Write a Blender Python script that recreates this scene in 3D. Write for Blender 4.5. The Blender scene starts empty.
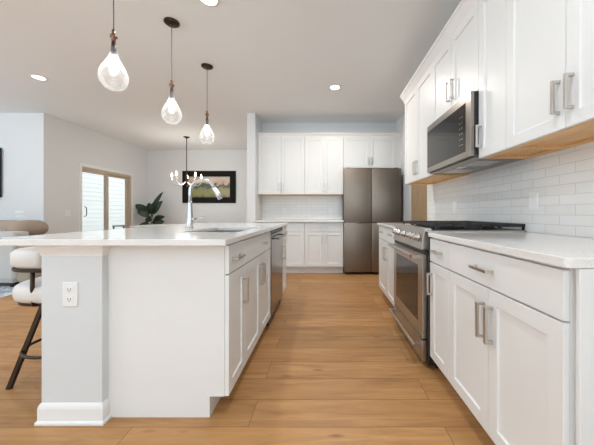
import bpy, bmesh, math, random
from mathutils import Vector, Matrix
random.seed(7)
S = bpy.context.scene
COL = S.collection
PI = math.pi

# ------------------------------------------------------------ camera
cd = bpy.data.cameras.new('camera')
cam = bpy.data.objects.new('camera', cd); COL.objects.link(cam)
cam.location = (0, 0, 1.03); cam.rotation_euler = (PI/2, 0, 0)
cd.sensor_width = 36; cd.lens = 275*36/594
cd.shift_x = -28/594; cd.shift_y = -9.5/594
cd.clip_start = .05; cd.clip_end = 200
S.camera = cam
# ------------------------------------------------------------ colour management
S.view_settings.view_transform = 'Standard'; S.view_settings.look = 'None'
S.view_settings.gamma = 1; S.view_settings.use_curve_mapping = False
S.view_settings.exposure = 0.21
S.cycles.use_denoising = True
S.cycles.max_bounces = 10; S.cycles.diffuse_bounces = 6; S.cycles.glossy_bounces = 5
S.cycles.transparent_max_bounces = 12; S.cycles.sample_clamp_indirect = 6
S.cycles.caustics_reflective = False; S.cycles.caustics_refractive = False
# ------------------------------------------------------------ world: bright overcast sky
W = bpy.data.worlds.new('overcast_sky'); S.world = W; W.use_nodes = True
bg = W.node_tree.nodes['Background']
bg.inputs[0].default_value = (.95, .98, 1, 1); bg.inputs[1].default_value = 1.35
# ------------------------------------------------------------ large area lights: unseen fills added inside the room, tilted up to brighten the ceiling
def area(name, loc, rot, sx, sy, watts, col=(1, 1, 1)):
    l = bpy.data.lights.new(name, 'AREA'); l.shape = 'RECTANGLE'; l.size = sx; l.size_y = sy
    l.energy = watts; l.color = col
    o = bpy.data.objects.new(name, l); COL.objects.link(o); o.location = loc; o.rotation_euler = rot
    return o
area('rear_ceiling_fill', (-2.6, -5.6, 1.2), (PI/2+1.25, 0, 0), 3.6, 1.8, 60, (.62, .83, 1))  # added fill standing inside the rear windows, aimed up at the ceiling
area('side_ceiling_fill', (-7.1, -1.2, 1.0), (PI/2+1.5, 0, -PI/2), 3.6, 1.7, 360, (.66, .845, 1))  # added fill in from the left windows, aimed almost straight up
area('kitchen_ceiling_fill', (0.9, -5.6, 1.2), (PI/2+1.25, 0, 0), 2.4, 1.8, 185, (.62, .83, 1))  # added fill behind the kitchen, lifts ceiling and near fronts
CAN_W = 7

# ------------------------------------------------------------ materials
def mat(name, col, rough=.5, metal=0, spec=.5, emis=None, estr=0, bump=None, var=None, coat=0):
    m = bpy.data.materials.new(name); m.use_nodes = True
    nt = m.node_tree; p = nt.nodes['Principled BSDF']
    p.inputs['Base Color'].default_value = (*col, 1)
    p.inputs['Roughness'].default_value = rough; p.inputs['Metallic'].default_value = metal
    p.inputs['Specular IOR Level'].default_value = spec
    p.inputs['Coat Weight'].default_value = coat
    if emis: p.inputs['Emission Color'].default_value = (*emis, 1); p.inputs['Emission Strength'].default_value = estr
    if bump or var:
        tc = nt.nodes.new('ShaderNodeTexCoord'); n = nt.nodes.new('ShaderNodeTexNoise')
        mp = nt.nodes.new('ShaderNodeMapping')
        nt.links.new(tc.outputs['Object'], mp.inputs[0]); nt.links.new(mp.outputs[0], n.inputs[0])
        sc = (bump or var)[0]; n.inputs['Scale'].default_value = sc
        if len((bump or var)) > 2: mp.inputs['Scale'].default_value = (bump or var)[2]
        if bump:
            b = nt.nodes.new('ShaderNodeBump'); b.inputs['Strength'].default_value = bump[1]; b.inputs['Distance'].default_value = .004
            nt.links.new(n.outputs[0], b.inputs['Height']); nt.links.new(b.outputs[0], p.inputs['Normal'])
        if var:
            r = nt.nodes.new('ShaderNodeValToRGB'); k = var[1]
            r.color_ramp.elements[0].position = .35; r.color_ramp.elements[1].position = .65
            r.color_ramp.elements[0].color = (*[c*(1-k) for c in col], 1); r.color_ramp.elements[1].color = (*[min(1, c*(1+k)) for c in col], 1)
            nt.links.new(n.outputs[0], r.inputs[0]); nt.links.new(r.outputs[0], p.inputs['Base Color'])
    return m
M = {}
M['wall'] = mat('wall_paint', (.74, .745, .745), .7, bump=(180, .05))
M['ceil'] = mat('ceiling_paint', (.86, .885, .90), .8, bump=(90, .05))
M['cab'] = mat('cabinet_white_paint', (.78, .785, .775), .38, bump=(60, .02))
M['trim'] = mat('trim_white_paint', (.82, .82, .81), .4, bump=(60, .02))
M['knee'] = mat('grey_wall_paint', (.66, .685, .695), .6, bump=(180, .05))
M['maple'] = mat('maple_veneer', (.74, .45, .20), .45, var=(6, .12, (1, 12, 12)))
M['nickel'] = mat('brushed_nickel', (.62, .59, .55), .28, 1, bump=(300, .04))
M['chrome'] = mat('polished_steel', (.62, .62, .63), .24, 1, bump=(300, .01))
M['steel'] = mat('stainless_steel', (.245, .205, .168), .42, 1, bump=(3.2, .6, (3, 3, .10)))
M['steel_light'] = mat('bright_stainless', (.50, .47, .435), .32, 1, bump=(200, .03))
M['steel_mid'] = mat('warm_stainless', (.34, .31, .28), .3, 1, bump=(200, .03))
M['steel_dw'] = mat('dishwasher_stainless', (.26, .24, .22), .2, 1, bump=(2, .1, (3, 3, .12)))
M['steel_dark'] = mat('dark_stainless', (.17, .155, .14), .2, 1, bump=(3, .08, (.4, 60, 60)))
M['black'] = mat('black_enamel', (.012, .012, .013), .35, bump=(80, .02))
M['iron'] = mat('cast_iron', (.014, .014, .014), .6, bump=(200, .2))
M['blackglass'] = mat('black_oven_glass', (.012, .009, .008), .05, 0, .45, bump=(2, .002))
M['plastic'] = mat('white_plastic', (.83, .83, .82), .35, bump=(50, .01))
M['slot'] = mat('dark_slot', (.05, .05, .05), .6, bump=(50, .01))
M['bronze'] = mat('dark_bronze', (.055, .035, .025), .4, .8, bump=(50, .05))
M['copper'] = mat('aged_copper', (.20, .11, .07), .4, .9, bump=(80, .1))
M['cord'] = mat('grey_cord', (.09, .085, .08), .6, bump=(300, .2))
M['bulb'] = mat('lit_bulb', (1, .96, .9), .4, emis=(1, .93, .82), estr=8, bump=(20, .01))
M['candle'] = mat('lit_candle_bulb', (1, .9, .75), .4, emis=(1, .80, .52), estr=14, bump=(20, .01))
M['diffuser'] = mat('lit_diffuser', (1, .98, .95), .5, emis=(1, .97, .92), estr=7, bump=(20, .01))
M['cushion'] = mat('light_vinyl', (.70, .68, .65), .5, bump=(40, .08))
M['sofa'] = mat('sofa_tan_fabric', (.37, .295, .23), .9, bump=(120, .5))
M['sofagrey'] = mat('sofa_grey_fabric', (.50, .49, .47), .9, bump=(120, .4))
M['leaf'] = mat('fig_leaf', (.012, .032, .010), .35, var=(9, .35))
M['stem'] = mat('plant_stem', (.09, .06, .03), .7, bump=(60, .3))
M['pot'] = mat('white_ceramic_pot', (.7, .69, .66), .4, bump=(30, .05))
M['soil'] = mat('potting_soil', (.03, .02, .013), .95, bump=(90, .8))
M['frame'] = mat('dark_wood_frame', (.010, .008, .006), .75, spec=.2, var=(20, .3, (1, 8, 8)))
M['screen'] = mat('dark_screen', (.012, .012, .014), .1, bump=(5, .002))
M['vinylframe'] = mat('tan_door_frame', (.52, .43, .33), .45, bump=(40, .03))
M['tanwood'] = mat('tan_door_paint', (.62, .42, .235), .5, var=(3, .05, (8, 8, 1)))
M['table'] = mat('white_table_lacquer', (.78, .77, .75), .3, bump=(40, .02))
M['patio'] = mat('dark_patio_metal', (.05, .06, .065), .5, bump=(60, .05))
M['siding'] = mat('white_vinyl_siding', (.86, .88, .88), .6, bump=(30, .06))
M['concrete'] = mat('patio_concrete', (.5, .49, .47), .9, bump=(30, .4))
M['red'] = mat('red_badge_enamel', (.45, .03, .03), .3, bump=(30, .01))

def m_floor():
    m = bpy.data.materials.new('oak_plank_floor'); m.use_nodes = True; nt = m.node_tree; L = nt.links.new; N = nt.nodes.new
    p = nt.nodes['Principled BSDF']
    tc = N('ShaderNodeTexCoord'); mp = N('ShaderNodeMapping'); mp.inputs['Location'].default_value = (.37, .042, 0)
    L(tc.outputs['Object'], mp.inputs[0])
    b = N('ShaderNodeTexBrick'); L(mp.outputs[0], b.inputs[0])
    b.offset = .37; b.offset_frequency = 2; b.squash = 1
    b.inputs['Color1'].default_value = (0, 0, 0, 1); b.inputs['Color2'].default_value = (1, 1, 1, 1); b.inputs['Mortar'].default_value = (.5, .5, .5, 1)
    b.inputs['Scale'].default_value = 1; b.inputs['Mortar Size'].default_value = .0016; b.inputs['Mortar Smooth'].default_value = .3
    b.inputs['Bias'].default_value = 0; b.inputs['Brick Width'].default_value = 1.5; b.inputs['Row Height'].default_value = .195
    # grain
    sc = N('ShaderNodeVectorMath'); sc.operation = 'MULTIPLY_ADD'
    cm = N('ShaderNodeVectorMath'); cm.operation = 'SCALE'; L(b.outputs['Color'], cm.inputs[0]); cm.inputs['Scale'].default_value = 13
    L(mp.outputs[0], sc.inputs[0]); sc.inputs[1].default_value = (1.3, 11, 1); L(cm.outputs[0], sc.inputs[2])
    n = N('ShaderNodeTexNoise'); n.inputs['Scale'].default_value = 1.5; n.inputs['Detail'].default_value = 7; n.inputs['Distortion'].default_value = .8; n.inputs['Roughness'].default_value = .62
    L(sc.outputs[0], n.inputs[0])
    r = N('ShaderNodeValToRGB'); e = r.color_ramp.elements
    e[0].position = .28; e[0].color = (.35, .165, .058, 1); e[1].position = .70; e[1].color = (.56, .31, .128, 1)
    k = e.new(.5); k.color = (.47, .242, .092, 1)
    L(n.outputs[0], r.inputs[0])
    # plank tint
    hs = N('ShaderNodeHueSaturation'); mr = N('ShaderNodeMapRange'); L(b.outputs['Color'], mr.inputs[0])
    mr.inputs['To Min'].default_value = .88; mr.inputs['To Max'].default_value = 1.1
    L(mr.outputs[0], hs.inputs['Value']); L(r.outputs[0], hs.inputs['Color'])
    # knots
    sk = N('ShaderNodeMapping'); sk.inputs['Scale'].default_value = (2.2, 7, 1); L(mp.outputs[0], sk.inputs[0])
    v = N('ShaderNodeTexVoronoi'); v.inputs['Scale'].default_value = 1.2; L(sk.outputs[0], v.inputs[0])
    kr = N('ShaderNodeValToRGB'); kr.color_ramp.elements[0].position = .03; kr.color_ramp.elements[0].color = (.45, .38, .32, 1); kr.color_ramp.elements[1].position = .13
    L(v.outputs['Distance'], kr.inputs[0])
    mx = N('ShaderNodeMix'); mx.data_type = 'RGBA'; mx.blend_type = 'MULTIPLY'; mx.inputs[0].default_value = .75
    L(hs.outputs[0], mx.inputs[6]); L(kr.outputs[0], mx.inputs[7])
    m2 = N('ShaderNodeMix'); m2.data_type = 'RGBA'; L(b.outputs['Fac'], m2.inputs[0]); L(mx.outputs[2], m2.inputs[6]); m2.inputs[7].default_value = (.14, .07, .035, 1)
    L(m2.outputs[2], p.inputs['Base Color'])
    p.inputs['Roughness'].default_value = .42; p.inputs['Specular IOR Level'].default_value = .35
    bp = N('ShaderNodeBump'); bp.inputs['Strength'].default_value = .15; bp.inputs['Distance'].default_value = .002; L(n.outputs[0], bp.inputs['Height']); L(bp.outputs[0], p.inputs['Normal'])
    return m
M['floor'] = m_floor()

def m_tile(axis, name):
    m = bpy.data.materials.new(name); m.use_nodes = True; nt = m.node_tree; L = nt.links.new; N = nt.nodes.new
    p = nt.nodes['Principled BSDF']
    tc = N('ShaderNodeTexCoord'); sp = N('ShaderNodeSeparateXYZ'); cb = N('ShaderNodeCombineXYZ')
    L(tc.outputs['Object'], sp.inputs[0]); L(sp.outputs[axis], cb.inputs[0]); L(sp.outputs[2], cb.inputs[1])
    mp = N('ShaderNodeMapping'); mp.inputs['Location'].default_value = (.049, -.906, 0); L(cb.outputs[0], mp.inputs[0])
    b = N('ShaderNodeTexBrick'); L(mp.outputs[0], b.inputs[0]); b.offset = .5
    b.inputs['Color1'].default_value = (.78, .78, .765, 1); b.inputs['Color2'].default_value = (.81, .81, .80, 1); b.inputs['Mortar'].default_value = (.60, .60, .585, 1)
    b.inputs['Scale'].default_value = 1; b.inputs['Mortar Size'].default_value = .0016; b.inputs['Mortar Smooth'].default_value = .2
    b.inputs['Brick Width'].default_value = .2; b.inputs['Row Height'].default_value = .0565
    L(b.outputs['Color'], p.inputs['Base Color'])
    p.inputs['Roughness'].default_value = .25
    bp = N('ShaderNodeBump'); bp.invert = True; bp.inputs['Strength'].default_value = .5; bp.inputs['Distance'].default_value = .002
    L(b.outputs['Fac'], bp.inputs['Height']); L(bp.outputs[0], p.inputs['Normal'])
    return m
M['tileR'] = m_tile(1, 'white_subway_tile_side'); M['tileB'] = m_tile(0, 'white_subway_tile_back')

def m_quartz():
    m = bpy.data.materials.new('white_quartz'); m.use_nodes = True; nt = m.node_tree; L = nt.links.new; N = nt.nodes.new
    p = nt.nodes['Principled BSDF']; tc = N('ShaderNodeTexCoord')
    n = N('ShaderNodeTexNoise'); n.inputs['Scale'].default_value = 260; n.inputs['Detail'].default_value = 2; L(tc.outputs['Object'], n.inputs[0])
    r = N('ShaderNodeValToRGB'); r.color_ramp.elements[0].position = .30; r.color_ramp.elements[0].color = (.58, .56, .53, 1)
    r.color_ramp.elements[1].position = .44; r.color_ramp.elements[1].color = (.80, .785, .76, 1); L(n.outputs[0], r.inputs[0])
    L(r.outputs[0], p.inputs['Base Color']); p.inputs['Roughness'].default_value = .12
    return m
M['quartz'] = m_quartz()

def m_rug():
    m = bpy.data.materials.new('blue_grey_patterned_rug'); m.use_nodes = True; nt = m.node_tree; L = nt.links.new; N = nt.nodes.new
    p = nt.nodes['Principled BSDF']; tc = N('ShaderNodeTexCoord')
    n = N('ShaderNodeTexNoise'); n.inputs['Scale'].default_value = 9; n.inputs['Detail'].default_value = 6; n.inputs['Distortion'].default_value = 1.5; L(tc.outputs['Object'], n.inputs[0])
    r = N('ShaderNodeValToRGB'); r.color_ramp.elements[0].position = .38; r.color_ramp.elements[0].color = (.20, .27, .36, 1)
    r.color_ramp.elements[1].position = .58; r.color_ramp.elements[1].color = (.62, .62, .62, 1); L(n.outputs[0], r.inputs[0])
    L(r.outputs[0], p.inputs['Base Color']); p.inputs['Roughness'].default_value = .95
    return m
M['rug'] = m_rug()

def m_glass(name, tint, clear, rough=.02, white=0.0):
    m = bpy.data.materials.new(name); m.use_nodes = True; nt = m.node_tree; L = nt.links.new; N = nt.nodes.new
    nt.nodes.remove(nt.nodes['Principled BSDF']); out = nt.nodes['Material Output']
    t = N('ShaderNodeBsdfTransparent'); t.inputs[0].default_value = (*tint, 1)
    g = N('ShaderNodeBsdfGlossy'); g.inputs['Roughness'].default_value = rough
    lw = N('ShaderNodeLayerWeight'); lw.inputs[0].default_value = .5
    pw = N('ShaderNodeMath'); pw.operation = 'POWER'; pw.inputs[1].default_value = 4; L(lw.outputs['Facing'], pw.inputs[0])
    pm = N('ShaderNodeMath'); pm.operation = 'MULTIPLY_ADD'; L(pw.outputs[0], pm.inputs[0]); pm.inputs[1].default_value = clear*2; pm.inputs[2].default_value = .03
    tc = N('ShaderNodeTexCoord'); ns = N('ShaderNodeTexNoise'); ns.inputs['Scale'].default_value = 22 if white else 1
    bp = N('ShaderNodeBump'); bp.inputs['Strength'].default_value = .5 if white else .0; bp.inputs['Distance'].default_value = .01
    L(tc.outputs['Object'], ns.inputs[0]); L(ns.outputs[0], bp.inputs['Height']); L(bp.outputs[0], lw.inputs['Normal']); L(bp.outputs[0], g.inputs['Normal'])
    mx = N('ShaderNodeMixShader'); L(pm.outputs[0], mx.inputs[0]); L(t.outputs[0], mx.inputs[1]); L(g.outputs[0], mx.inputs[2])
    res = mx
    if white:
        tr = N('ShaderNodeBsdfTranslucent'); tr.inputs[0].default_value = (.98, .98, .98, 1)
        df = N('ShaderNodeBsdfDiffuse'); df.inputs[0].default_value = (.95, .95, .95, 1)
        a = N('ShaderNodeMixShader'); a.inputs[0].default_value = .5; L(tr.outputs[0], a.inputs[1]); L(df.outputs[0], a.inputs[2])
        l2 = N('ShaderNodeLayerWeight'); l2.inputs[0].default_value = .35; L(bp.outputs[0], l2.inputs['Normal'])
        ml = N('ShaderNodeMath'); ml.operation = 'MULTIPLY_ADD'; L(l2.outputs['Facing'], ml.inputs[0]); ml.inputs[1].default_value = white; ml.inputs[2].default_value = white*.35
        b2 = N('ShaderNodeMixShader'); L(ml.outputs[0], b2.inputs[0]); L(mx.outputs[0], b2.inputs[1]); L(a.outputs[0], b2.inputs[2]); res = b2
    L(res.outputs[0], out.inputs[0])
    return m
M['pane'] = m_glass('window_glass', (.97, .985, .98), .25)
M['globe'] = m_glass('hand_blown_glass', (.97, .97, .97), .3, .05, .42)

def m_picture():
    m = bpy.data.materials.new('landscape_print'); m.use_nodes = True; nt = m.node_tree; L = nt.links.new; N = nt.nodes.new
    p = nt.nodes['Principled BSDF']; tc = N('ShaderNodeTexCoord'); sp = N('ShaderNodeSeparateXYZ')
    n = N('ShaderNodeTexNoise'); n.inputs['Scale'].default_value = 7; n.inputs['Detail'].default_value = 5; L(tc.outputs['Object'], n.inputs[0]); L(tc.outputs['Object'], sp.inputs[0])
    ad = N('ShaderNodeMath'); ad.operation = 'MULTIPLY_ADD'; L(n.outputs[0], ad.inputs[0]); ad.inputs[1].default_value = .3; L(sp.outputs[2], ad.inputs[2])
    r = N('ShaderNodeValToRGB'); e = r.color_ramp.elements
    mr = N('ShaderNodeMapRange'); mr.inputs['From Min'].default_value = -.16; mr.inputs['From Max'].default_value = .48; L(ad.outputs[0], mr.inputs[0]); L(mr.outputs[0], r.inputs[0])
    e[0].position = 0; e[0].color = (.10, .10, .05, 1); e[1].position = 1; e[1].color = (.42, .44, .44, 1)
    for pos, c in ((.22, (.26, .24, .07)), (.42, (.20, .20, .09)), (.50, (.05, .065, .035)), (.60, (.10, .10, .06)), (.66, (.55, .36, .24)), (.80, (.60, .48, .38))):
        q = e.new(pos); q.color = (*c, 1)
    L(r.outputs[0], p.inputs['Base Color']); p.inputs['Roughness'].default_value = .4
    return m
M['print'] = m_picture()

# ------------------------------------------------------------ mesh helpers
class MB:
    def __init__(s): s.b = bmesh.new()
    def box(s, x0, x1, y0, y1, z0, z1):
        v = [s.b.verts.new(c) for c in ((x0,y0,z0),(x1,y0,z0),(x1,y1,z0),(x0,y1,z0),(x0,y0,z1),(x1,y0,z1),(x1,y1,z1),(x0,y1,z1))]
        for f in ((0,3,2,1),(4,5,6,7),(0,1,5,4),(1,2,6,5),(2,3,7,6),(3,0,4,7)): s.b.faces.new([v[i] for i in f])
        return s
    def prism(s, pts, axis, a, b):
        def P(u, w, t): return {'x': (t, u, w), 'y': (u, t, w), 'z': (u, w, t)}[axis]
        A = [s.b.verts.new(P(u, w, a)) for u, w in pts]; B = [s.b.verts.new(P(u, w, b)) for u, w in pts]
        n = len(pts); s.b.faces.new(A); s.b.faces.new(B[::-1])
        for i in range(n): s.b.faces.new((A[i], B[i], B[(i+1) % n], A[(i+1) % n]))
        return s
    def lathe(s, prof, c=(0,0,0), n=24, cap=True):
        rings = []
        for r, z in prof:
            rings.append([s.b.verts.new((c[0]+r*math.cos(2*PI*i/n), c[1]+r*math.sin(2*PI*i/n), c[2]+z)) for i in range(n)])
        for a, b in zip(rings, rings[1:]):
            for i in range(n): s.b.faces.new((a[i], a[(i+1) % n], b[(i+1) % n], b[i]))
        if cap: s.b.faces.new(rings[0][::-1]); s.b.faces.new(rings[-1])
        return s
    def tube(s, pts, r, n=10, closed=False):
        pts = [Vector(p) for p in pts]; N = len(pts); rings = []
        rr = r if isinstance(r, (list, tuple)) else [r]*N
        up = Vector((0, 0, 1))
        prev = None
        for i, p in enumerate(pts):
            if closed: t = pts[(i+1) % N]-pts[i-1]
            else: t = pts[min(i+1, N-1)]-pts[max(i-1, 0)]
            t.normalize()
            if prev is None:
                a = t.cross(up)
                if a.length < .05: a = t.cross(Vector((1, 0, 0)))
            else: a = prev-t*prev.dot(t)
            a.normalize(); b = t.cross(a); prev = a
            rings.append([s.b.verts.new(p+(a*math.cos(2*PI*k/n)+b*math.sin(2*PI*k/n))*rr[i]) for k in range(n)])
        pr = list(zip(rings, rings[1:])) + ([(rings[-1], rings[0])] if closed else [])
        for a, b in pr:
            for k in range(n): s.b.faces.new((a[k], a[(k+1) % n], b[(k+1) % n], b[k]))
        if not closed: s.b.faces.new(rings[0][::-1]); s.b.faces.new(rings[-1])
        return s
    def panel(s, x0, x1, z0, z1, y0, y1, inset=.057, depth=.009, slope=.003):
        """slab with a recessed panel on its y0 (front) face"""
        s.box(x0, x1, y0, y1, z0, z1)
        s.b.faces.ensure_lookup_table(); f = s.b.faces[-4]
        def ring(i, y): return [s.b.verts.new(c) for c in ((x0+i, y, z0+i), (x1-i, y, z0+i), (x1-i, y, z1-i), (x0+i, y, z1-i))]
        vs = list(f.verts); s.b.faces.remove(f)
        o = sorted(vs, key=lambda v: (v.co.z > (z0+z1)/2, (v.co.x if v.co.z < (z0+z1)/2 else -v.co.x)))
        a = ring(inset, y0); b = ring(inset+slope, y0+depth)
        for p, q in ((o, a), (a, b)):
            for i in range(4): s.b.faces.new((p[i], p[(i+1) % 4], q[(i+1) % 4], q[i]))
        s.b.faces.new(b)
        return s
    def build(s, name, m, parent=None, bevel=0, smooth=False, seg=2, loc=None):
        bmesh.ops.recalc_face_normals(s.b, faces=s.b.faces)
        me = bpy.data.meshes.new(name); s.b.to_mesh(me); s.b.free(); me.materials.append(m)
        o = bpy.data.objects.new(name, me); COL.objects.link(o)
        if parent: o.parent = parent
        if loc: o.location = loc
        if smooth:
            for p in me.polygons: p.use_smooth = True
        if bevel:
            d = o.modifiers.new('bevel', 'BEVEL'); d.width = bevel; d.segments = seg; d.limit_method = 'ANGLE'; d.angle_limit = math.radians(35)
            if smooth is False and seg > 2:
                for p in me.polygons: p.use_smooth = True
        return o
def thing(name, label, cat, loc=(0,0,0), rz=0, group=None):
    o = bpy.data.objects.new(name, None); COL.objects.link(o); o.location = loc; o.rotation_euler = (0, 0, rz)
    o.empty_display_size = .1
    o['label'] = label; o['category'] = cat
    if group: o['group'] = group
    return o
def tag(o, label, cat, group=None):
    o['label'] = label; o['category'] = cat
    if group: o['group'] = group
    return o
def struct(name, mb, m, **k):
    o = mb.build(name, m, **k)
    if not k.get('parent'): o['kind'] = 'structure'
    return o

# ------------------------------------------------------------ room shell
H = 2.743
struct('floor', MB().box(-8.1, 2.8, -6.6, 7.6, -.1, 0), M['floor'])
struct('ceiling', MB().box(-8.1, 2.8, -6.6, 4.83, H, H+.12).box(-4.94, 2.8, 4.83, 7.6, H, H+.12), M['ceil'])
struct('wall_right', MB().box(1.33, 1.45, -1.6, 3.585, 0, H), M['wall'])
struct('wall_hall_end', MB().box(2.68, 2.8, -6.5, 5.218, 0, H), M['wall'])
DX0, DX1 = 1.61, 2.40
struct('wall_back', MB().box(-1.336, DX0, 5.218, 5.34, 0, H).box(DX1, 2.8, 5.218, 5.34, 0, H).box(DX0, DX1, 5.218, 5.34, 2.04, H), M['wall'])
struct('wall_alcove_left', MB().box(-1.336, -1.195, 4.71, 5.218, 0, H), M['wall'])
struct('wall_alcove_right', MB().box(1.345, 1.475, 4.71, 5.218, 0, H), M['wall'])
struct('wall_dining_right', MB().box(-1.336, -1.216, 5.34, 7.47, 0, H), M['wall'])
struct('wall_dining_back', MB().box(-4.94, -1.216, 7.47, 7.6, 0, H), M['wall'])
SY0, SY1, SZ = 5.45, 6.84, 1.955
struct('wall_dining_left', MB().box(-4.94, -4.82, 4.83, SY0, 0, H).box(-4.94, -4.82, SY1, 7.47, 0, H).box(-4.94, -4.82, SY0, SY1, SZ, H), M['wall'])
struct('wall_living', MB().box(-8.1, -4.82, 4.71, 4.83, 0, H), M['wall'])
def wall_with_window(name, axis, at, th, a0, a1, holes):
    mb = MB(); cuts = [a0]
    for (h0, h1, z0, z1) in holes:
        mbx(mb, axis, cuts[-1], h0, at, th, 0, H); mbx(mb, axis, h0, h1, at, th, 0, z0); mbx(mb, axis, h0, h1, at, th, z1, H); cuts.append(h1)
    mbx(mb, axis, cuts[-1], a1, at, th, 0, H)
    return struct(name, mb, M['wall'])
def mbx(mb, axis, a0, a1, at, th, z0, z1):
    if axis == 'x': mb.box(a0, a1, at, at+th, z0, z1)
    else: mb.box(at, at+th, a0, a1, z0, z1)
wall_with_window('wall_front', 'x', -6.62, .12, -8.1, 2.8, [(-4.5, -.7, .45, 2.45), (-.4, 2.2, .45, 2.45)])
wall_with_window('wall_left', 'y', -8.12, .12, -6.5, 4.71, [(-3.1, .7, .45, 2.45)])
n = 0
for axis, at, (h0, h1, z0, z1), k in (('x', -6.52, (-4.5, -.7, .45, 2.45), 3), ('x', -6.52, (-.4, 2.2, .45, 2.45), 2), ('y', -8.02, (-3.1, .7, .45, 2.45), 3)):
    n += 1; mb = MB()
    for i in range(k+1):
        c = h0+(h1-h0)*i/k; mbx(mb, axis, c-.03, c+.03, at, .05, z0, z1)
    mbx(mb, axis, h0-.03, h1+.03, at, .05, z0-.06, z0+.03); mbx(mb, axis, h0-.03, h1+.03, at, .05, z1-.03, z1+.06)
    struct('window_%d' % n, mb, M['trim'])
# baseboards
def bb(name, *boxes):
    mb = MB()
    for b in boxes: mb.box(*b, 0, .11)
    struct(name, mb, M['trim'], bevel=.004)
bb('baseboard_living', (-8.0, -4.82, 4.696, 4.71))
bb('baseboard_dining_back', (-4.82, -1.336, 7.456, 7.47))
bb('baseboard_dining_left', (-4.82, -4.806, 4.70, 5.38), (-4.82, -4.806, 6.93, 7.456))
bb('baseboard_alcove_left', (-1.35, -1.181, 4.696, 4.71), (-1.35, -1.336, 4.71, 7.456))
bb('baseboard_alcove_right', (1.331, 1.489, 4.696, 4.71), (1.475, 1.489, 4.71, 5.218))
# tile
struct('wall_tile_right', MB().box(1.322, 1.3302, .40, 3.56, .9062, 1.40), M['tileR'])
struct('wall_tile_back', MB().box(-1.194, .33, 5.210, 5.2182, .9062, 1.375), M['tileB'])
# crown mouldings
def crown(z0, z1, d):  # (out, z)
    return [(0, z0), (-.012, z0), (-.014, z0+.02), (-.45*d, z0+.4*(z1-z0)), (-.85*d, z0+.72*(z1-z0)), (-d, z0+.78*(z1-z0)), (-d, z1), (0, z1)]
o = struct('trim_1', MB().prism([(1.0+u, z) for u, z in crown(2.385, 2.49, .065)], 'y', .60, 3.43), M['trim'])
o = struct('trim_2', MB().prism([(4.886+u, z) for u, z in crown(2.375, 2.445, .045)], 'x', -1.19, 1.34), M['trim'])

# pantry door at the hall's back wall
d = thing('panel_door', 'tan two-panel interior door beside the refrigerator alcove', 'door', (0, 0, 0))
mb = MB(); mb.panel(DX0+.01, DX1-.01, .01, .85, 5.235, 5.272, inset=.10, depth=.01); mb.build('lower_panel', M['tanwood'], d)
mb = MB(); mb.panel(DX0+.01, DX1-.01, .851, 2.03, 5.235, 5.272, inset=.10, depth=.01); mb.build('upper_panel', M['tanwood'], d)
kn = MB().lathe([(.026, 0), (.026, .006), (.010, .012), (.010, .035), (.026, .045), (.03, .06), (.02, .072)]).build('knob', M['nickel'], d, smooth=True)
kn.location = (DX1-.07, 5.234, .95); kn.rotation_euler = (PI/2, 0, 0)
struct('door_1', MB().box(DX0-.07, DX0, 5.2, 5.218, 0, 2.11).box(DX1, DX1+.07, 5.2, 5.218, 0, 2.11).box(DX0, DX1, 5.2, 5.218, 2.04, 2.11), M['trim'], bevel=.003)

# sliding glass door in the left dining wall
X = -4.82
dr = struct('door_2', MB().box(X-.1, X+.012, SY0-.06, SY0, 0, SZ+.06).box(X-.1, X+.012, SY1, SY1+.06, 0, SZ+.06).box(X-.1, X+.012, SY0, SY1, SZ, SZ+.06), M['trim'], bevel=.003)
def sash(name, y0, y1, x, w):
    o = MB().box(x-.03, x+.01, y0, y0+w[0], .04, SZ-.05).box(x-.03, x+.01, y1-w[1], y1, .04, SZ-.05).box(x-.03, x+.01, y0+w[0], y1-w[1], .04, .13).box(x-.03, x+.01, y0+w[0], y1-w[1], SZ-.10, SZ-.05).build(name, M['vinylframe'], dr, bevel=.003)
    MB().box(x-.012, x-.006, y0+w[0], y1-w[1], .13, SZ-.10).build('pane', M['pane'], o)
    return o
MB().box(X-.09, X+.004, SY0, SY1, 0, .04).box(X-.09, X+.004, SY0, SY1, SZ-.05, SZ).box(X-.09, X+.004, SY1-.045, SY1, .04, SZ-.05).build('door_frame', M['vinylframe'], dr, bevel=.003)
s1 = sash('sliding_sash', SY0, 6.14, X-.02, (.02, .055))
sash('fixed_sash', 6.10, SY1-.045, X-.062, (.055, .05))
MB().tube([(X+.0, SY0+.06, .96), (X+.04, SY0+.06, .98), (X+.045, SY0+.06, 1.06), (X+.04, SY0+.06, 1.14), (X, SY0+.06, 1.16)], .008).build('door_handle', M['bronze'], s1, smooth=True)

# outside: deck slab and neighbour's siding
struct('patio_ground', MB().box(-8.6, -4.94, 4.83, 13.6, -.12, -.02), M['concrete'])
pts = [(-8.5, -.02)]
z = -.02
while z < 4.4:
    pts += [(-8.20, z), (-8.222, z+.148)]; z += .15
pts += [(-8.5, z)]
o = struct('wall_neighbour_siding', MB().prism(pts, 'y', 5.0, 13.6), M['siding'])
t = thing('patio_table', 'dark metal patio table outside behind the sliding glass door', 'table', (-5.93, 8.1, -.02))
MB().box(-.17, .17, -.22, .22, .66, .69).build('tabletop', M['patio'], t, bevel=.004)
MB().box(-.15, .15, -.20, .20, .56, .58).build('shelf', M['patio'], t)
for sx in (-.16, .13):
    for sy in (-.21, .18): MB().box(sx, sx+.03, sy, sy+.03, 0, .66).build('leg', M['patio'], t)

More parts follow.
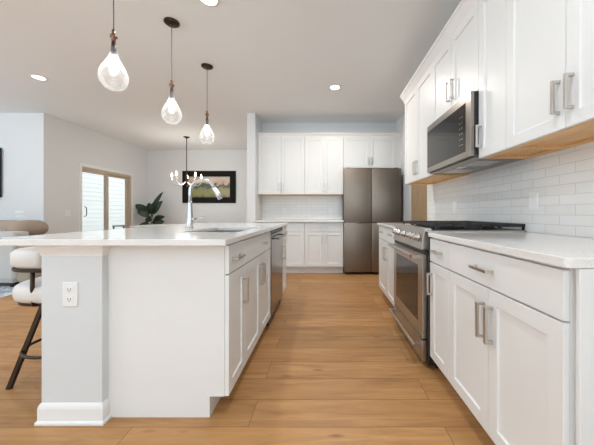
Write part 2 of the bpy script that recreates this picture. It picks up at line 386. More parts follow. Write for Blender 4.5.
# ------------------------------------------------------------ cabinets
def pull(parent, x, z, L, vertical, y=-.02):
    mb = MB(); w = .0065; h = .034
    if vertical:
        mb.box(x-w, x+w, y-h, y-h+.011, z-L/2, z+L/2)
        for s in (-1, 1): mb.box(x-w, x+w, y-h+.011, y, z+s*(L/2-.006)-.006, z+s*(L/2-.006)+.006)
    else:
        mb.box(x-L/2, x+L/2, y-h, y-h+.011, z-w, z+w)
        for s in (-1, 1): mb.box(x+s*(L/2-.006)-.006, x+s*(L/2-.006)+.006, y-h+.011, y, z-w, z+w)
    return mb.build('handle', M['nickel'], parent, bevel=.0012)
G = .0016
def fronts(t, specs):
    for k, x0, x1, z0, z1, hs in specs:
        mb = MB()
        if k == 'door':
            mb.panel(x0+G, x1-G, z0+G, z1-G, -.021, -.001); o = mb.build('door', M['cab'], t, bevel=.0012)
        else:
            mb.box(x0+G, x1-G, -.021, -.001, z0+G, z1-G); o = mb.build('drawer', M['cab'], t, bevel=.0012)
        if hs:
            hx, hz, L, v = hs; pull(o, hx, hz, L, v, -.021)
BT = .875
def base_cab(name, label, loc, rz, w, d, specs, group=None, toe=.075, hollow=False):
    t = thing(name, label, 'cabinet', loc, rz, group)
    pr = [(0, .105), (0, BT), (d, BT), (d, 0), (toe, 0), (toe, .105)]
    if hollow:
        MB().prism(pr, 'x', 0, .018).prism(pr, 'x', w-.018, w).box(.018, w-.018, 0, d, .105, .123).box(.018, w-.018, d-.012, d, .123, BT).box(.018, w-.018, 0, .018, .74, BT).box(.018, w-.018, toe, toe+.015, 0, .105).build('body', M['cab'], t)
    else: MB().prism(pr, 'x', 0, w).build('body', M['cab'], t, bevel=.001)
    fronts(t, specs); return t
def upper_cab(name, label, loc, rz, w, d, z0, z1, specs, group=None):
    t = thing(name, label, 'cabinet', loc, rz, group)
    MB().box(0, w, 0, d, z0+.03, z1).build('body', M['cab'], t, bevel=.001)
    mb = MB().box(0, w, 0, .04, z0, z0+.0295).box(0, w, d-.04, d, z0+.004, z0+.0295).box(0, .02, .04, d-.04, z0, z0+.0295).box(w-.02, w, .04, d-.04, z0, z0+.0295).box(.02, w-.02, .04, d-.04, z0+.016, z0+.0295)
    mb.build('underside', M['maple'], t)
    fronts(t, specs); return t
DT, DB = .716, .105   # door top, door bottom
DR1 = .868
RX = .70; RD = .618   # right base boxes: front x, depth
R = -PI/2
# near double-door cabinet (Y .783..1.508)
w = .725
base_cab('base_cabinet', 'white base cabinet with wide drawer over two doors, front right of the run', (RX, 1.508, 0), R, w, RD, [
    ('drawer', 0, w, DT+.004, DR1, (.335, .792, .13, False)),
    ('door', 0, w/2, DB, DT, (w/2-.03, .575, .15, True)), ('door', w/2, w, DB, DT, (w/2+.03, .575, .15, True))], 'base cabinets along the range wall')
w = .273
base_cab('base_cabinet', 'narrow white base cabinet with one drawer and door, nearer side of the range', (RX, 1.781, 0), R, w, RD, [
    ('drawer', 0, w, DT+.004, DR1, (w/2, .795, .10, False)), ('door', 0, w, DB, DT, (.035, .58, .14, True))], 'base cabinets along the range wall')
w = .84
base_cab('base_cabinet', 'white base cabinet between the range and the hall opening', (RX, 3.465, 0), R, w, RD, [
    ('drawer', 0, w/2, DT+.004, DR1, (w/4, .805, .10, False)), ('drawer', w/2, w, DT+.004, DR1, (w*.75, .805, .10, False)),
    ('door', 0, w/2, DB, DT, (w/2-.035, .58, .14, True)), ('door', w/2, w, DB, DT, (w/2+.035, .58, .14, True))], 'base cabinets along the range wall')
t = thing('end_panel', 'white panelled end panel closing the near end of the right cabinet run', 'panel', (RX, .783, 0))
MB().box(0.012, .60, -.018, -.0005, 0, BT).build('board', M['cab'], t, bevel=.001)
MB().box(0, .04, -.028, -.018, 0, BT).box(.075, .60, -.024, -.018, .10, BT).build('stile', M['cab'], t, bevel=.002)
# island
w = .285
IX = -.506; ID = .587
base_cab('island_cabinet', 'white island cabinet with one drawer and door at the near island corner', (IX, 1.385, 0), PI/2, w, ID, [
    ('drawer', 0, w, DT+.004, DR1, (.115, .79, .13, False)), ('door', 0, w, DB, DT, (w-.045, .575, .15, True))], 'island cabinets')
w = .785
base_cab('island_cabinet', 'white island sink cabinet with two doors under a false drawer front', (IX, 1.67, 0), PI/2, w, ID, [
    ('drawer', 0, w, DT+.004, DR1, (.50, .79, .10, False)), ('door', 0, w/2, DB, DT, (w/2-.03, .575, .15, True)), ('door', w/2, w, DB, DT, (w/2+.03, .575, .15, True))], 'island cabinets', hollow=True)
w = .33
base_cab('island_cabinet', 'white island cabinet beyond the dishwasher at the far end', (IX, 3.115, 0), PI/2, w, ID, [
    ('drawer', 0, w, DT+.004, DR1, (w/2, .80, .13, False)), ('door', 0, w, DB, DT, (.045, .575, .15, True))], 'island cabinets')
# dishwasher
t = thing('dishwasher', 'stainless dishwasher built into the island between white cabinets', 'dishwasher', (IX, 2.458, 0), PI/2)
MB().box(.004, .651, .0, .56, .02, .868).build('tub', M['black'], t)
MB().box(.004, .651, -.028, -.001, .105, .835).build('door', M['steel_dw'], t, bevel=.004)
MB().box(.004, .651, -.026, -.001, .837, .868).build('control_strip', M['black'], t, bevel=.002)
MB().box(.004, .651, .06, .075, 0.0, .10).build('kick_plate', M['black'], t)
o = MB().tube([(.06, -.075, .795), (.595, -.075, .795)], .011).box(.07, .09, -.075, -.028, .787, .803).box(.565, .585, -.075, -.028, .787, .803).build('handle', M['steel_dark'], t)
# island knee wall
kw = thing('island_support', 'pale grey painted half wall post supporting the island countertop', 'support', (-1.245, 1.349, 0))
MB().box(-.145, .152, 0, 2.10, 0, .876).build('post', M['knee'], kw)
prof = [(0, .820), (-.003, .820), (-.004, .828), (-.007, .836), (-.013, .853), (-.017, .858), (-.017, .876), (0, .876)]
def ring_trim(mb, prof, x0, x1, y0, y1):
    """mitred profile around left, front and right faces; prof = (out<0, z)"""
    cols = []
    for (cx, cy, sx, sy) in ((x0, y1, -1, 0), (x0, y0, -1, -1), (x1, y0, 1, -1), (x1, y1, 1, 0)):
        cols.append([mb.b.verts.new((cx+sx*-u, cy+sy*-u, z)) for u, z in prof])
    k = len(prof)
    for a, b in zip(cols, cols[1:]):
        for i in range(k): mb.b.faces.new((a[i], a[(i+1) % k], b[(i+1) % k], b[i]))
    mb.b.faces.new(cols[0]); mb.b.faces.new(cols[-1][::-1])
    return mb
ring_trim(MB(), prof, -.145, .152, 0, .036).build('crown_trim', M['trim'], kw)
bprof = [(0, 0), (-.018, 0), (-.018, .010), (-.015, .015), (-.011, .017), (-.011, .075), (-.008, .088), (-.003, .098), (0, .100)]
ring_trim(MB(), bprof, -.145, .152, 0, .036).build('base_trim', M['trim'], kw)
# white corner filler between post and end panel
MB().box(.1525, .168, .0365, .041, 0, .876).build('corner_strip', M['trim'], kw)
t = thing('wall_outlet', 'white duplex outlet on the pale island post', 'outlet', (-1.247, 1.349, .632), 0, 'outlets')
def outlet(t, w=.073, h=.118, rocker=False):
    MB().box(-w/2, w/2, -.006, 0, -h/2, h/2).build('cover_plate', M['plastic'], t, bevel=.002)
    if rocker:
        MB().box(-.017, .017, -.0095, -.006, -.034, .034).build('rocker', M['plastic'], t, bevel=.002); return
    for s in (-1, 1):
        o = MB().box(-.017, .017, -.0085, -.006, s*.024-.015, s*.024+.015).build('socket', M['plastic'], t, bevel=.003)
        MB().box(-.008, -.005, -.0089, -.0084, s*.024-.004, s*.024+.007).box(.005, .008, -.0089, -.0084, s*.024-.004, s*.024+.007).box(-.0025, .0025, -.0089, -.0084, s*.024-.011, s*.024-.006).build('slot', M['slot'], o)
outlet(t)
for y, z, lab in ((1.74, 1.105, 'white rocker outlet plate on the tile above the near right countertop'), (2.80, 1.09, 'white outlet plate on the tile behind the range'), (3.26, 1.09, 'white outlet plate on the tile beyond the range, near the wall end')):
    t = thing('wall_outlet', lab, 'outlet', (1.322, y, z), -PI/2, 'outlets'); outlet(t, rocker=True)
for x, lab in ((-.76, 'white outlet plate on the back tile towards the island side'), (.11, 'white outlet plate on the back tile close to the refrigerator')):
    t = thing('wall_outlet', lab, 'outlet', (x, 5.21, 1.07), 0, 'outlets'); outlet(t)
def switch(lab, loc, rz, g):
    t = thing('light_switch', lab, 'light switch', loc, rz)
    MB().box(-g*.023-.012, g*.023+.012, -.006, 0, -.059, .059).build('cover_plate', M['plastic'], t, bevel=.002)
    for i in range(g):
        x = (i-(g-1)/2)*.046
        MB().box(x-.005, x+.005, -.016, -.006, -.004, .016).build('toggle', M['plastic'], t)
switch('white triple light switch on the living room wall above the sofa', (-5.22, 4.71, 1.01), 0, 3)
switch('white light switch plate on the wall left of the sliding door', (-4.82, 5.15, 1.03), PI/2, 2)

# island countertop with sink cut-out
def slab_hole(x0, x1, y0, y1, z0, z1, hx0, hx1, hy0, hy1):
    mb = MB(); b = mb.b; xs = (x0, hx0, hx1, x1); ys = (y0, hy0, hy1, y1); V = {}
    for zi, z in enumerate((z0, z1)):
        for i, x in enumerate(xs):
            for j, y in enumerate(ys): V[i, j, zi] = b.verts.new((x, y, z))
    for i in range(3):
        for j in range(3):
            if (i, j) == (1, 1): continue
            for zi in (0, 1): b.faces.new([V[i, j, zi], V[i+1, j, zi], V[i+1, j+1, zi], V[i, j+1, zi]])
    for i in range(3):
        for j in (0, 3): b.faces.new([V[i, j, 0], V[i+1, j, 0], V[i+1, j, 1], V[i, j, 1]]); b.faces.new([V[j, i, 0], V[j, i+1, 0], V[j, i+1, 1], V[j, i, 1]])
    for k in (1, 2): b.faces.new([V[1, k, 0], V[2, k, 0], V[2, k, 1], V[1, k, 1]]); b.faces.new([V[k, 1, 0], V[k, 2, 0], V[k, 2, 1], V[k, 1, 1]])
    return mb
HX0, HX1, HY0, HY1 = -.95, -.57, 1.78, 2.42
tag(slab_hole(-1.62, -.466, 1.285, 3.48, .8765, .906, HX0, HX1, HY0, HY1).build('island_countertop', M['quartz'], bevel=.003), 'white quartz countertop covering the whole island', 'countertop')
t = thing('sink', 'undermount stainless sink set into the island countertop', 'sink', (0, 0, 0))
MB().box(HX0-.012, HX0-.002, HY0-.012, HY1+.012, .70, .8755).box(HX1+.002, HX1+.012, HY0-.012, HY1+.012, .70, .8755).box(HX0-.002, HX1+.002, HY0-.012, HY0-.002, .70, .8755).box(HX0-.002, HX1+.002, HY1+.002, HY1+.012, .70, .8755).box(HX0-.002, HX1+.002, HY0-.002, HY1+.002, .70, .71).build('basin', M['steel_light'], t)
MB().lathe([(.045, .7101), (.045, .714), (.03, .714), (.028, .711)], c=((HX0+HX1)/2, (HY0+HY1)/2, 0)).build('drain', M['chrome'], t, smooth=True)
# faucet
t = thing('faucet', 'tall gooseneck steel faucet standing behind the island sink', 'faucet', (-1.045, 2.13, .9062))
MB().lathe([(.031, 0), (.031, .006), (.024, .012), (.022, .06), (.0185, .13), (.0145, .20), (.0135, .22)]).build('faucet_body', M['chrome'], t, smooth=True)
pts = [(0, 0, .21), (0, 0, .27)]
for i in range(13):
    a = PI-i*PI*.86/12; pts.append((.095+.095*math.cos(a), 0, .285+.095*math.sin(a)))
MB().tube(pts, .0125, 14).build('spout', M['chrome'], t, smooth=True)
e = Vector(pts[-1]); dd = (e-Vector(pts[-2])).normalized()
MB().tube([e, e+dd*.02, e+dd*.06, e+dd*.105], [.0135, .0165, .018, .021], 14).build('spray_head', M['chrome'], t, smooth=True)
o = MB().tube([(.012, 0, .075), (.04, -.01, .078)], .011, 12).tube([(.04, -.01, .078), (.09, -.02, .088), (.125, -.028, .092)], [.007, .006, .005], 10).build('lever_handle', M['chrome'], t, smooth=True)

# right countertops
def ctop(name, lab, x0, x1, y0, y1):
    c = .012
    return tag(MB().prism([(x0+c, y0), (x1, y0), (x1, y1), (x0+c, y1), (x0, y1-c), (x0, y0+c)], 'z', .8765, .906).build(name, M['quartz'], bevel=.003), lab, 'countertop')
ctop('countertop', 'white speckled quartz countertop on the near right cabinets', .665, 1.32, .757, 1.786)
ctop('countertop', 'white quartz countertop on the cabinet beyond the range', .665, 1.32, 2.60, 3.52)
ctop('countertop', 'white quartz countertop against the back wall left of the refrigerator', -1.193, .312, 4.59, 5.209)

# right upper cabinets
UX = 1.005; UD = .317; UZ0, UZ1 = 1.378, 2.40
w = .744
upper_cab('upper_cabinet', 'tall white double-door wall cabinet at the near right', (UX, 1.496, 0), R, w, UD, UZ0, UZ1, [
    ('door', 0, w/2, UZ0, UZ1, (w/2-.032, 1.515, .14, True)), ('door', w/2, w, UZ0, UZ1, (w/2+.032, 1.515, .14, True))], 'wall cabinets on the range wall')
w = .267
upper_cab('upper_cabinet', 'narrow white single-door wall cabinet just right of the microwave', (UX, 1.763, 0), R, w, UD, UZ0, UZ1, [
    ('door', 0, w, UZ0, UZ1, (.032, 1.515, .14, True))], 'wall cabinets on the range wall')
w = .762
upper_cab('upper_cabinet', 'short white double-door wall cabinet above the microwave', (UX, 2.525, 0), R, w, UD, 1.818, UZ1, [
    ('door', 0, w/2, 1.818, UZ1, (w/2-.032, 1.985, .15, True)), ('door', w/2, w, 1.818, UZ1, (w/2+.032, 1.985, .15, True))], 'wall cabinets on the range wall')
w = .861
upper_cab('upper_cabinet', 'white double-door wall cabinet at the far end beyond the microwave', (UX, 3.386, 0), R, w, UD, UZ0, UZ1, [
    ('door', 0, w/2, UZ0, UZ1, (w/2-.032, 1.515, .14, True)), ('door', w/2, w, UZ0, UZ1, (w/2+.032, 1.515, .14, True))], 'wall cabinets on the range wall')

# microwave
t = thing('microwave', 'over-the-range stainless microwave with dark glass door', 'microwave', (UX, 2.525, 1.385), R)
w = .762
MB().box(.003, w-.003, -.045, .31, .012, .430).build('body', M['black'], t, bevel=.003)
MB().box(.003, w-.003, -.045, .31, 0, .012).build('underside', M['steel_dark'], t)
for x0 in (.10, .46): MB().box(x0, x0+.2, .03, .20, -.003, 0).build('grease_filter', M['steel_light'], t)
MB().box(.34, .42, .03, .08, -.003, 0).build('cooktop_lamp', M['plastic'], t)
dw = MB(); dw.box(.003, w-.003, -.068, -.046, .012, .430)
do = dw.build('door', M['steel_mid'], t, bevel=.002)
MB().box(.012, w-.072, -.0695, -.0678, .055, .378).build('window', M['blackglass'], do)
for r_ in range(6):
    for c_ in range(2): MB().box(w-.155+c_*.03, w-.139+c_*.03, -.0701, -.0696, .11+r_*.038, .114+r_*.038).build('button_marking', M['nickel'], do)

# range
rw = .80; RNG = 2.595
t = thing('range', 'stainless gas range with black side between the white cabinets', 'stove', (.66, RNG, 0), R)
MB().box(.004, rw-.004, .02, .655, .03, .905).build('body', M['black'], t)
cp = MB().prism([(-.02, .785), (.005, .93), (.05, .93), (.05, .785)], 'x', .004, rw-.035).build('control_panel', M['steel_light'], t, bevel=.003)
for i, x in enumerate((.09, .18, .34, .50, .59, .68)):
    k = MB().lathe([(.027, 0), (.027, .006), (.021, .009), (.019, .036), (.017, .038)], n=20).build('knob', M['chrome'], cp, smooth=True)
    MB().lathe([(.029, -.001), (.029, .004), (.0275, .0045)], n=20).build('knob_ring', M['black'], k)
    k.location = (x, -.0065, .86); k.rotation_euler = (PI/2-.17, 0, 0)
od = MB(); od.panel(.008, rw-.038, .190, .755, -.012, .018, inset=.085, depth=.003, slope=.002)
MB().box(.004, rw-.004, -.006, .02, .757, .784).build('gap_shade_strip', M['black'], t)  # black strip drawn in for the shaded gap below the control panel
od = od.build('oven_door', M['steel_light'], t, bevel=.003)
MB().box(.095, rw-.125, -.0115, -.009, .277, .678).build('window', M['blackglass'], od)
MB().tube([(.03, -.062, .735), (rw-.06, -.062, .735)], .012, 12).box(.035, .07, -.062, -.012, .725, .745).box(rw-.105, rw-.065, -.062, -.012, .725, .745).build('handle', M['steel_light'], od)
o = MB().lathe([(.015, 0), (.015, .004), (.012, .0045)], n=20).build('red_medallion', M['red'], od); o.location = (rw-.085, -.073, .735); o.rotation_euler = (PI/2, 0, 0)
dr_ = MB().box(.008, rw-.038, -.012, .018, .035, .178).build('drawer', M['steel_light'], t, bevel=.003)
MB().tube([(.03, -.055, .135), (rw-.06, -.055, .135)], .010, 12).box(.035, .06, -.055, -.012, .127, .143).box(rw-.09, rw-.065, -.055, -.012, .127, .143).build('handle', M['steel_light'], dr_)
MB().box(.003, rw-.003, .005, .66, .905, .9155).build('cooktop', M['steel_light'], t, bevel=.002)
MB().box(.02, rw-.02, .075, .655, .9155, .918).build('burner_tray', M['black'], t)
for (bx, by) in ((.15, .20), (.15, .50), (.40, .35), (.65, .20), (.65, .50)):
    MB().lathe([(.05, .918), (.05, .926), (.035, .928), (.035, .936), (.03, .938)], c=(bx, by, 0)).build('burner', M['iron'], t, smooth=False)
for i in range(3):
    x0 = .018+i*.256; x1 = x0+.250; y0, y1 = .07, .66; mb = MB(); z0, z1 = .938, .958
    for y in (y0, y0+.11, (y0+y1)/2-.075, (y0+y1)/2, (y0+y1)/2+.075, y1-.11, y1): mb.box(x0, x1, y-.008, y+.008, z0, z1)
    for x in (x0, (x0+x1)/2, x1-.014): mb.box(x, x+.014, y0, y1, z0, z1)
    for x in (x0, x1-.014):
        for y in (y0, (y0+y1)/2, y1-.014): mb.box(x, x+.014, y, y+.014, .918, z0)
    mb.build('grate', M['iron'], t, bevel=.003)
for x in (.03, rw-.06):
    for y in (.08, .60): MB().box(x, x+.03, y, y+.03, 0, .03).build('foot', M['black'], t)

# ------------------------------------------------------------ back run
BX = 4.661
w = .838
base_cab('base_cabinet', 'white base cabinet against the back wall, partly behind the island', (-1.185, BX, 0), 0, w, .545, [
    ('drawer', 0, w, .716, DR1, (w/2, .79, .13, False)), ('door', 0, w/2, .125, .71, (w/2-.035, .60, .14, True)), ('door', w/2, w, .125, .71, (w/2+.035, .60, .14, True))], 'back wall base cabinets')
w = .655
base_cab('base_cabinet', 'white base cabinet with centred drawer pull directly left of the refrigerator', (-.345, BX, 0), 0, w, .545, [
    ('drawer', 0, w, .716, DR1, (w/2, .79, .13, False)), ('door', 0, w/2, .125, .71, (w/2-.035, .60, .14, True)), ('door', w/2, w, .125, .71, (w/2+.035, .60, .14, True))], 'back wall base cabinets')
UY = 4.90; d = .309
for x, w, lab in ((-1.19, .829, 'white double-door wall cabinet at the left end of the back wall'), (-.359, .686, 'white double-door wall cabinet left of the cabinet above the refrigerator')):
    upper_cab('upper_cabinet', lab, (x, UY, 0), 0, w, d, 1.36, 2.385, [
        ('door', 0, w/2, 1.36, 2.385, (w/2-.03, 1.49, .14, True)), ('door', w/2, w, 1.36, 2.385, (w/2+.03, 1.49, .14, True))], 'back wall upper cabinets')
w = .936
t = upper_cab('upper_cabinet', 'short white double-door wall cabinet directly above the refrigerator', (.329, UY, 0), 0, w, d, 1.83, 2.385, [
    ('door', 0, w/2, 1.83, 2.385, (w/2-.03, 1.95, .13, True)), ('door', w/2, w, 1.83, 2.385, (w/2+.03, 1.95, .13, True))], 'back wall upper cabinets')
MB().box(w+.001, w+.078, -.001, .02, 1.83, 2.385).build('filler_strip', M['cab'], t)

# refrigerator
t = thing('refrigerator', 'four-door stainless refrigerator in the back wall alcove', 'refrigerator', (.315, 4.576, 0))
w = .955
MB().box(.018, w-.005, .065, .62, .03, 1.765).build('body', mat('dark_grey_case', (.04, .04, .04), .5, bump=(40, .05)), t, bevel=.004)
sp = .459
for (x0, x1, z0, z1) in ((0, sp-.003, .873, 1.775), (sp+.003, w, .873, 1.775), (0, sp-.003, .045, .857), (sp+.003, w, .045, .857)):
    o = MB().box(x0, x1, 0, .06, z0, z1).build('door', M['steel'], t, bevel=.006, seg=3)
MB().box(.02, w-.02, .012, .055, .858, .872).build('grip_recess', M['steel_dark'], t)
for x in (.04, w-.08):
    for y in (.08, .55): MB().box(x, x+.04, y, y+.04, 0, .03).build('foot', M['black'], t)
for x in (.03, w-.11): MB().box(x, x+.08, .03, .12, 1.776, 1.79).build('hinge_cover', M['black'], t, bevel=.003)

# ------------------------------------------------------------ pendants
def bulb_light(name, loc, w, r, col, parent):
    l = bpy.data.lights.new(name, 'POINT'); l.energy = w; l.shadow_soft_size = r; l.color = col
    o = bpy.data.objects.new(name, l); COL.objects.link(o); o.parent = parent; o.location = loc
for y, lab in ((1.788, 'blown glass pendant light hanging nearest, over the front of the island'), (2.466, 'middle blown glass pendant light hanging over the island sink'), (3.205, 'farthest blown glass pendant light hanging over the far end of the island')):
    t = thing('pendant_light', lab, 'pendant light', (-1.374, y, H), 0, 'island pendants')
    MB().lathe([(.064, 0), (.064, -.012), (.05, -.022), (.012, -.026), (.008, -.04)], n=28).build('canopy', M['bronze'], t, smooth=False)
    MB().tube([(0, 0, -.03), (0, 0, -.56)], .0035, 8).build('cord', M['cord'], t)
    MB().lathe([(.006, -.52), (.012, -.53), (.008, -.545), (.017, -.556), (.022, -.572), (.010, -.580), (.014, -.592), (.008, -.60)], n=18).build('socket_cap', M['copper'], t, smooth=True)
    MB().lathe([(.010, -.598), (.014, -.61), (.011, -.622), (.016, -.63), (.016, -.665), (.012, -.69)], n=18).build('socket', M['bronze'], t, smooth=True)
    g = MB().lathe([(.018, -.635), (.020, -.665), (.028, -.70), (.048, -.74), (.068, -.775), (.079, -.81), (.081, -.835), (.073, -.87), (.053, -.897), (.025, -.912), (.004, -.915)], n=32, cap=False).build('glass_globe', M['globe'], t, smooth=True)
    MB().lathe([(.010, -.69), (.012, -.71), (.019, -.745), (.024, -.775), (.021, -.80), (.010, -.815), (.003, -.818)], n=20).build('bulb', M['bulb'], t, smooth=True)
# chandelier
t = thing('chandelier', 'candle-style chandelier with curved dark arms hanging in the dining area', 'chandelier', (-3.115, 6.19, H))
MB().lathe([(.065, 0), (.065, -.012), (.02, -.03), (.008, -.05)], n=24).build('canopy', M['bronze'], t)
MB().tube([(0, 0, -.04), (0, 0, -.80)], .009, 8).build('rod', M['bronze'], t)
MB().lathe([(.01, -.78), (.022, -.81), (.014, -.86), (.022, -.95), (.032, -1.02), (.022, -1.06), (.008, -1.10), (.004, -1.13)], n=18).build('hub', M['bronze'], t, smooth=True)
for i in range(5):
    a = math.radians(186+72*i); c, s_ = math.cos(a), math.sin(a)
    arm = MB().tube([(r*c, r*s_, z) for r, z in ((.015, -1.0), (.07, -1.05), (.15, -1.09), (.24, -1.085), (.30, -1.04), (.315, -.98))], .009, 8).build('arm', M['nickel'], t, smooth=True)
    MB().lathe([(.006, -.985), (.03, -.975), (.03, -.968), (.013, -.966), (.013, -.915), (.009, -.91)], c=(.315*c, .315*s_, 0), n=14).build('candle_cup', M['nickel'], arm, smooth=False)
    MB().lathe([(.008, -.91), (.016, -.89), (.018, -.87), (.010, -.84), (.002, -.815)], c=(.315*c, .315*s_, 0), n=14).build('bulb', M['candle'], arm, smooth=True)
bulb_light('chandelier_glow', (0, 0, -1.02), 18, .25, (1, .92, .84), t)
# recessed lights
cans = [(.136, 3.74, 'round recessed ceiling light in front of the refrigerator alcove'), (-3.61, 3.47, 'round recessed ceiling light over the living area, left of the pendants'),
        (-.93, 2.20, 'round recessed ceiling light above the sink, cut by the top edge'), (.14, .6, 'round recessed ceiling light over the near aisle, behind the view'),
        (.14, -1.4, 'round recessed ceiling light farthest behind the view'), (-1.9, -.6, 'round recessed ceiling light behind the island'),
        (-3.61, .4, 'round recessed ceiling light over the seating, behind the view'), (-6.2, 1.6, 'round recessed ceiling light over the sofa, out of view'), (-6.2, -.2, 'round recessed ceiling light by the left windows'), (2.05, 4.3, 'unseen ceiling light added in the hall to brighten the tan door')]  # the hall light is added only to brighten the tan door
for x, y, lab in cans:
    t = thing('ceiling_light', lab, 'ceiling light', (x, y, H), 0, 'recessed ceiling lights')
    MB().lathe([(.062, 0), (.085, 0), (.085, -.004), (.064, -.008), (.062, -.008)], n=28, cap=False).build('trim_ring', M['trim'], t, smooth=False)
    MB().lathe([(.0615, -.001), (.0615, -.006)], n=28).build('diffuser', M['diffuser'], t)
    l = bpy.data.lights.new('can_lamp', 'AREA'); l.shape = 'DISK'; l.size = .11; l.energy = CAN_W*{'a': 1.9, 'b': 1.4, 'c': 2.7}.get('c' if 'alcove' in lab else 'a' if 'above the sink' in lab else 'b' if ('over the near aisle' in lab or 'behind the island' in lab) else '', 1); l.color = (1, .93, .85) if 'alcove' in lab else (.83, .92, 1)
    o = bpy.data.objects.new('can_lamp', l); COL.objects.link(o); o.parent = t; o.location = (0, 0, -.012)

# ------------------------------------------------------------ dining / living things
t = thing('framed_picture', 'black-framed landscape print of a field on the dining wall', 'picture', (-3.14, 7.469, 1.735))
w2, h2 = .72, .435; f = .155
MB().box(-w2, w2, -.035, 0, h2-f, h2).box(-w2, w2, -.035, 0, -h2, -h2+f).box(-w2, -w2+f, -.035, 0, -h2+f, h2-f).box(w2-f, w2, -.035, 0, -h2+f, h2-f).build('frame', M['frame'], t, bevel=.004)
MB().box(-w2+f, w2-f, -.014, -.004, -h2+f, h2-f).build('print', M['print'], t)
tv = thing('television', 'black flat television on the living room wall, at the left edge', 'television', (-6.16, 4.708, 1.72))
MB().box(-.64, .64, -.05, -.012, -.42, .42).build('casing', M['black'], tv, bevel=.004)
MB().box(-.63, .63, -.052, -.0501, -.41, .41).build('screen', M['screen'], tv)
MB().box(-.2, .2, -.012, 0, -.2, .2).build('wall_bracket', M['black'], tv)

t = thing('dining_table', 'white dining table beneath the chandelier, behind the island', 'table', (-3.1, 6.2, 0))
MB().box(-1.0, 1.0, -.45, .45, .73, .76).build('tabletop', M['table'], t, bevel=.004)
MB().box(-.92, .92, -.38, .38, .66, .7295).build('apron', M['table'], t)
for sx in (-.95, .88):
    for sy in (-.41, .34): MB().box(sx, sx+.07, sy, sy+.07, 0, .7295).build('leg', M['table'], t, bevel=.003)

# plant
t = thing('potted_plant', 'leafy dark green fig plant standing in the dining corner', 'plant', (-4.42, 7.0, 0))
MB().lathe([(.13, 0), (.15, .02), (.19, .34), (.19, .36), (.17, .36), (.165, .31)], n=24).build('pot', M['pot'], t, smooth=False)
MB().lathe([(.16, .30), (.16, .325), (.02, .33)], n=24).build('soil', M['soil'], t)
mb = MB(); st = MB()
def leaf(base, dirv, L, w, roll=0):
    dirv = Vector(dirv).normalized(); side = dirv.cross(Vector((0, -1, .25))).normalized(); side = Matrix.Rotation(roll, 3, dirv) @ side
    nrm = side.cross(dirv).normalized(); N = 9; rows = []
    for i in range(N+1):
        u = i/N; wd = w*math.sin(PI*min(.999, max(.02, u**.85)))**.75; c = Vector(base)+dirv*L*u+nrm*(-.25*L*(u-.3)**2)
        rows.append([mb.b.verts.new(c+side*wd*k+nrm*(abs(k)*wd*.25+.002*s)) for k in (-1, -.5, 0, .5, 1) for s in (0,)])
    for a, b in zip(rows, rows[1:]):
        for k in range(4): mb.b.faces.new((a[k], a[k+1], b[k+1], b[k]))
lv = [((-.05, 0, 1.02), (-.75, -.2, .55), .40, .105), ((.0, 0, 1.05), (.55, -.05, 1.1), .60, .062), ((.02, 0, 1.0), (.62, -.2, .75), .45, .10), ((-.02, -.05, .97), (-.5, -.3, .22), .28, .08),
      ((.0, -.02, 1.0), (.0, -.3, .9), .30, .09), ((.05, 0, .86), (.8, -.2, .22), .33, .075), ((-.02, 0, 1.0), (.15, .2, 1.0), .34, .09), ((.02, -.05, .92), (.3, -.4, .1), .26, .08),
      ((0, .02, .85), (-.7, .3, .1), .3, .09), ((0, .02, .78), (.5, .5, .1), .3, .09), ((0, -.02, .72), (-.3, -.6, .0), .3, .09)]
for l in lv: leaf(*l)
o = mb.build('foliage', M['leaf'], t, smooth=True); sm = o.modifiers.new('thickness', 'SOLIDIFY'); sm.thickness = .003
MB().tube([(0, 0, .32), (.01, .01, .6), (-.01, 0, .85), (0, 0, 1.08)], [.014, .012, .010, .006], 8).tube([(0, 0, .33), (.03, .02, .7), (.03, 0, 1.02)], [.01, .008, .005], 8).build('stem', M['stem'], t, smooth=True)

# sofa seen from behind
t = thing('sofa', 'low tan and grey fabric sofa behind the island on a patterned rug', 'sofa', (0, 0, 0))
def rbox(name, m, p, x0, x1, y0, y1, z0, z1, r, seg=4):
    return MB().box(x0, x1, y0, y1, z0, z1).build(name, m, p, bevel=r, seg=seg)
rbox('base', M['sofagrey'], t, -6.3, -4.25, 3.74, 4.62, .07, .44, .03)
rbox('backrest', M['sofagrey'], t, -6.3, -4.22, 3.72, 3.95, .10, .78, .05)
rbox('arm', M['sofa'], t, -4.245, -4.03, 3.76, 4.60, .07, .60, .05)
rbox('seat_cushion', M['sofa'], t, -6.25, -4.27, 3.96, 4.62, .44, .56, .05)
for k in range(3):
    x1 = -4.42-k*.68; rbox('back_cushion', M['sofa'], t, x1-.68, x1, 3.88, 4.10, .62, .925, .09)
o = MB().lathe([(.02, -.22), (.09, -.21), (.12, -.15), (.13, 0), (.12, .15), (.09, .21), (.02, .22)], n=18).build('bolster', M['sofa'], t, smooth=True); o.location = (-4.36, 4.04, .80); o.rotation_euler = (PI/2, 0, 0)
for x in (-6.25, -4.33):
    for y in (3.78, 4.54): MB().box(x, x+.06, y, y+.06, .012, .0705).build('foot', M['bronze'], t)
tag(MB().box(-6.9, -3.92, 2.3, 4.66, 0.0, .012).build('area_rug', M['rug'], bevel=.003), 'blue and grey patterned area rug under the sofa', 'rug')

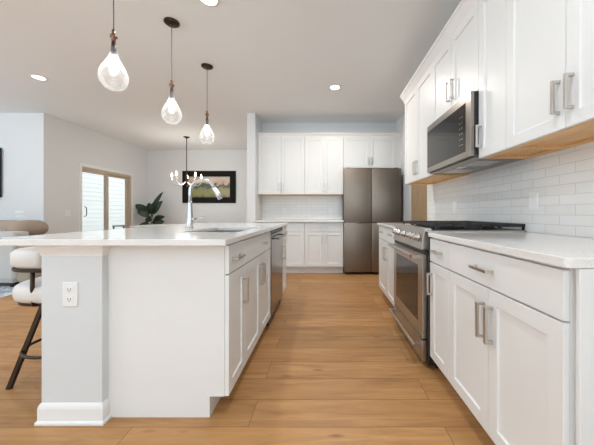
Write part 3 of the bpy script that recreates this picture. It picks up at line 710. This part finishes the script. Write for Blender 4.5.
# bar stool
t = thing('bar_stool', 'pale cushioned swivel bar stool with dark metal legs at the island', 'stool', (-1.66, 1.78, 0))
def squircle(r, z, k=4, n=40):
    out = []
    for i in range(n):
        a = 2*PI*i/n; c, s_ = math.cos(a), math.sin(a); q = r/((abs(c)**k+abs(s_)**k)**(1/k)); out.append((c*q, s_*q, z))
    return out
mb = MB(); rings = [[mb.b.verts.new(p) for p in squircle(r, z, 2.7)] for r, z in ((.17, .508), (.20, .51), (.215, .52), (.221, .545), (.221, .575), (.212, .60), (.19, .615), (.10, .625), (.03, .627))]
for a, b in zip(rings, rings[1:]):
    for i in range(40): mb.b.faces.new((a[i], a[(i+1) % 40], b[(i+1) % 40], b[i]))
mb.b.faces.new(rings[0][::-1]); mb.b.faces.new(rings[-1]); mb.build('seat', M['cushion'], t, smooth=True)
mb = MB(); A = [mb.b.verts.new(p) for p in squircle(.20, .492, 2.7)]; B = [mb.b.verts.new(p) for p in squircle(.20, .5079, 2.7)]
for i in range(40): mb.b.faces.new((A[i], A[(i+1) % 40], B[(i+1) % 40], B[i]))
mb.b.faces.new(A[::-1]); mb.b.faces.new(B); mb.build('seat_frame', M['bronze'], t)
MB().lathe([(.09, .46), (.09, .4915)]).build('swivel_plate', M['bronze'], t)
for sx, sy in ((-1, -1), (-1, 1), (1, -1), (1, 1)):
    a = Vector((sx*.075, sy*.075, .492)); b = Vector((sx*.19, sy*.17, 0))
    mb = MB(); vs = []
    for p in (a, b):
        for dx, dy in ((-.014, -.009), (.014, -.009), (.014, .009), (-.014, .009)): vs.append(mb.b.verts.new((p.x+dx, p.y+dy, p.z)))
    for f_ in ((0,1,2,3), (4,5,6,7), (0,1,5,4), (1,2,6,5), (2,3,7,6), (3,0,4,7)): mb.b.faces.new([vs[i] for i in f_])
    mb.build('leg', M['bronze'], t, bevel=.002)
MB().tube([(.205*math.cos(2*PI*i/40), .205*math.sin(2*PI*i/40), .20) for i in range(40)], .009, 8, closed=True).build('foot_ring', M['bronze'], t, smooth=True)
# wrap-around low back: upright curved pad on the outer side
def arcpad(r0, r1, z0, z1, a0, a1, n=28, rd=.02):
    mb = MB(); prev = None
    prof = [(r0+rd, z0), (r1-rd, z0), (r1, z0+rd), (r1, z1-rd), (r1-rd, z1), (r0+rd, z1), (r0, z1-rd), (r0, z0+rd)]
    first = None
    for i in range(n+1):
        a = math.radians(a0+(a1-a0)*i/n); c, s_ = math.cos(a), math.sin(a)
        q = 1/((abs(c)**2.3+abs(s_)**2.7)**(1/2.7))
        cur = [mb.b.verts.new((c*q*r, s_*q*r, z)) for r, z in prof]
        if prev:
            for k in range(8): mb.b.faces.new((prev[k], prev[(k+1) % 8], cur[(k+1) % 8], cur[k]))
        else: first = cur
        prev = cur
    mb.b.faces.new(first[::-1]); mb.b.faces.new(prev); return mb
arcpad(.185, .235, .71, .815, 75, 285).build('backrest', M['cushion'], t, smooth=True)
arcpad(.19, .23, .692, .7095, 75, 285, rd=.004).build('back_rail', M['bronze'], t)
for a in (105, 160, 268):
    c, s_ = math.cos(math.radians(a)), math.sin(math.radians(a)); q = .22/((abs(c)**2.3+abs(s_)**2.7)**(1/2.7))
    MB().tube([(c*q*.93, s_*q*.93, .497), (c*q*.97, s_*q*.97, .60), (c*q*.96, s_*q*.96, .695)], .010, 8).build('back_post', M['bronze'], t, smooth=True)
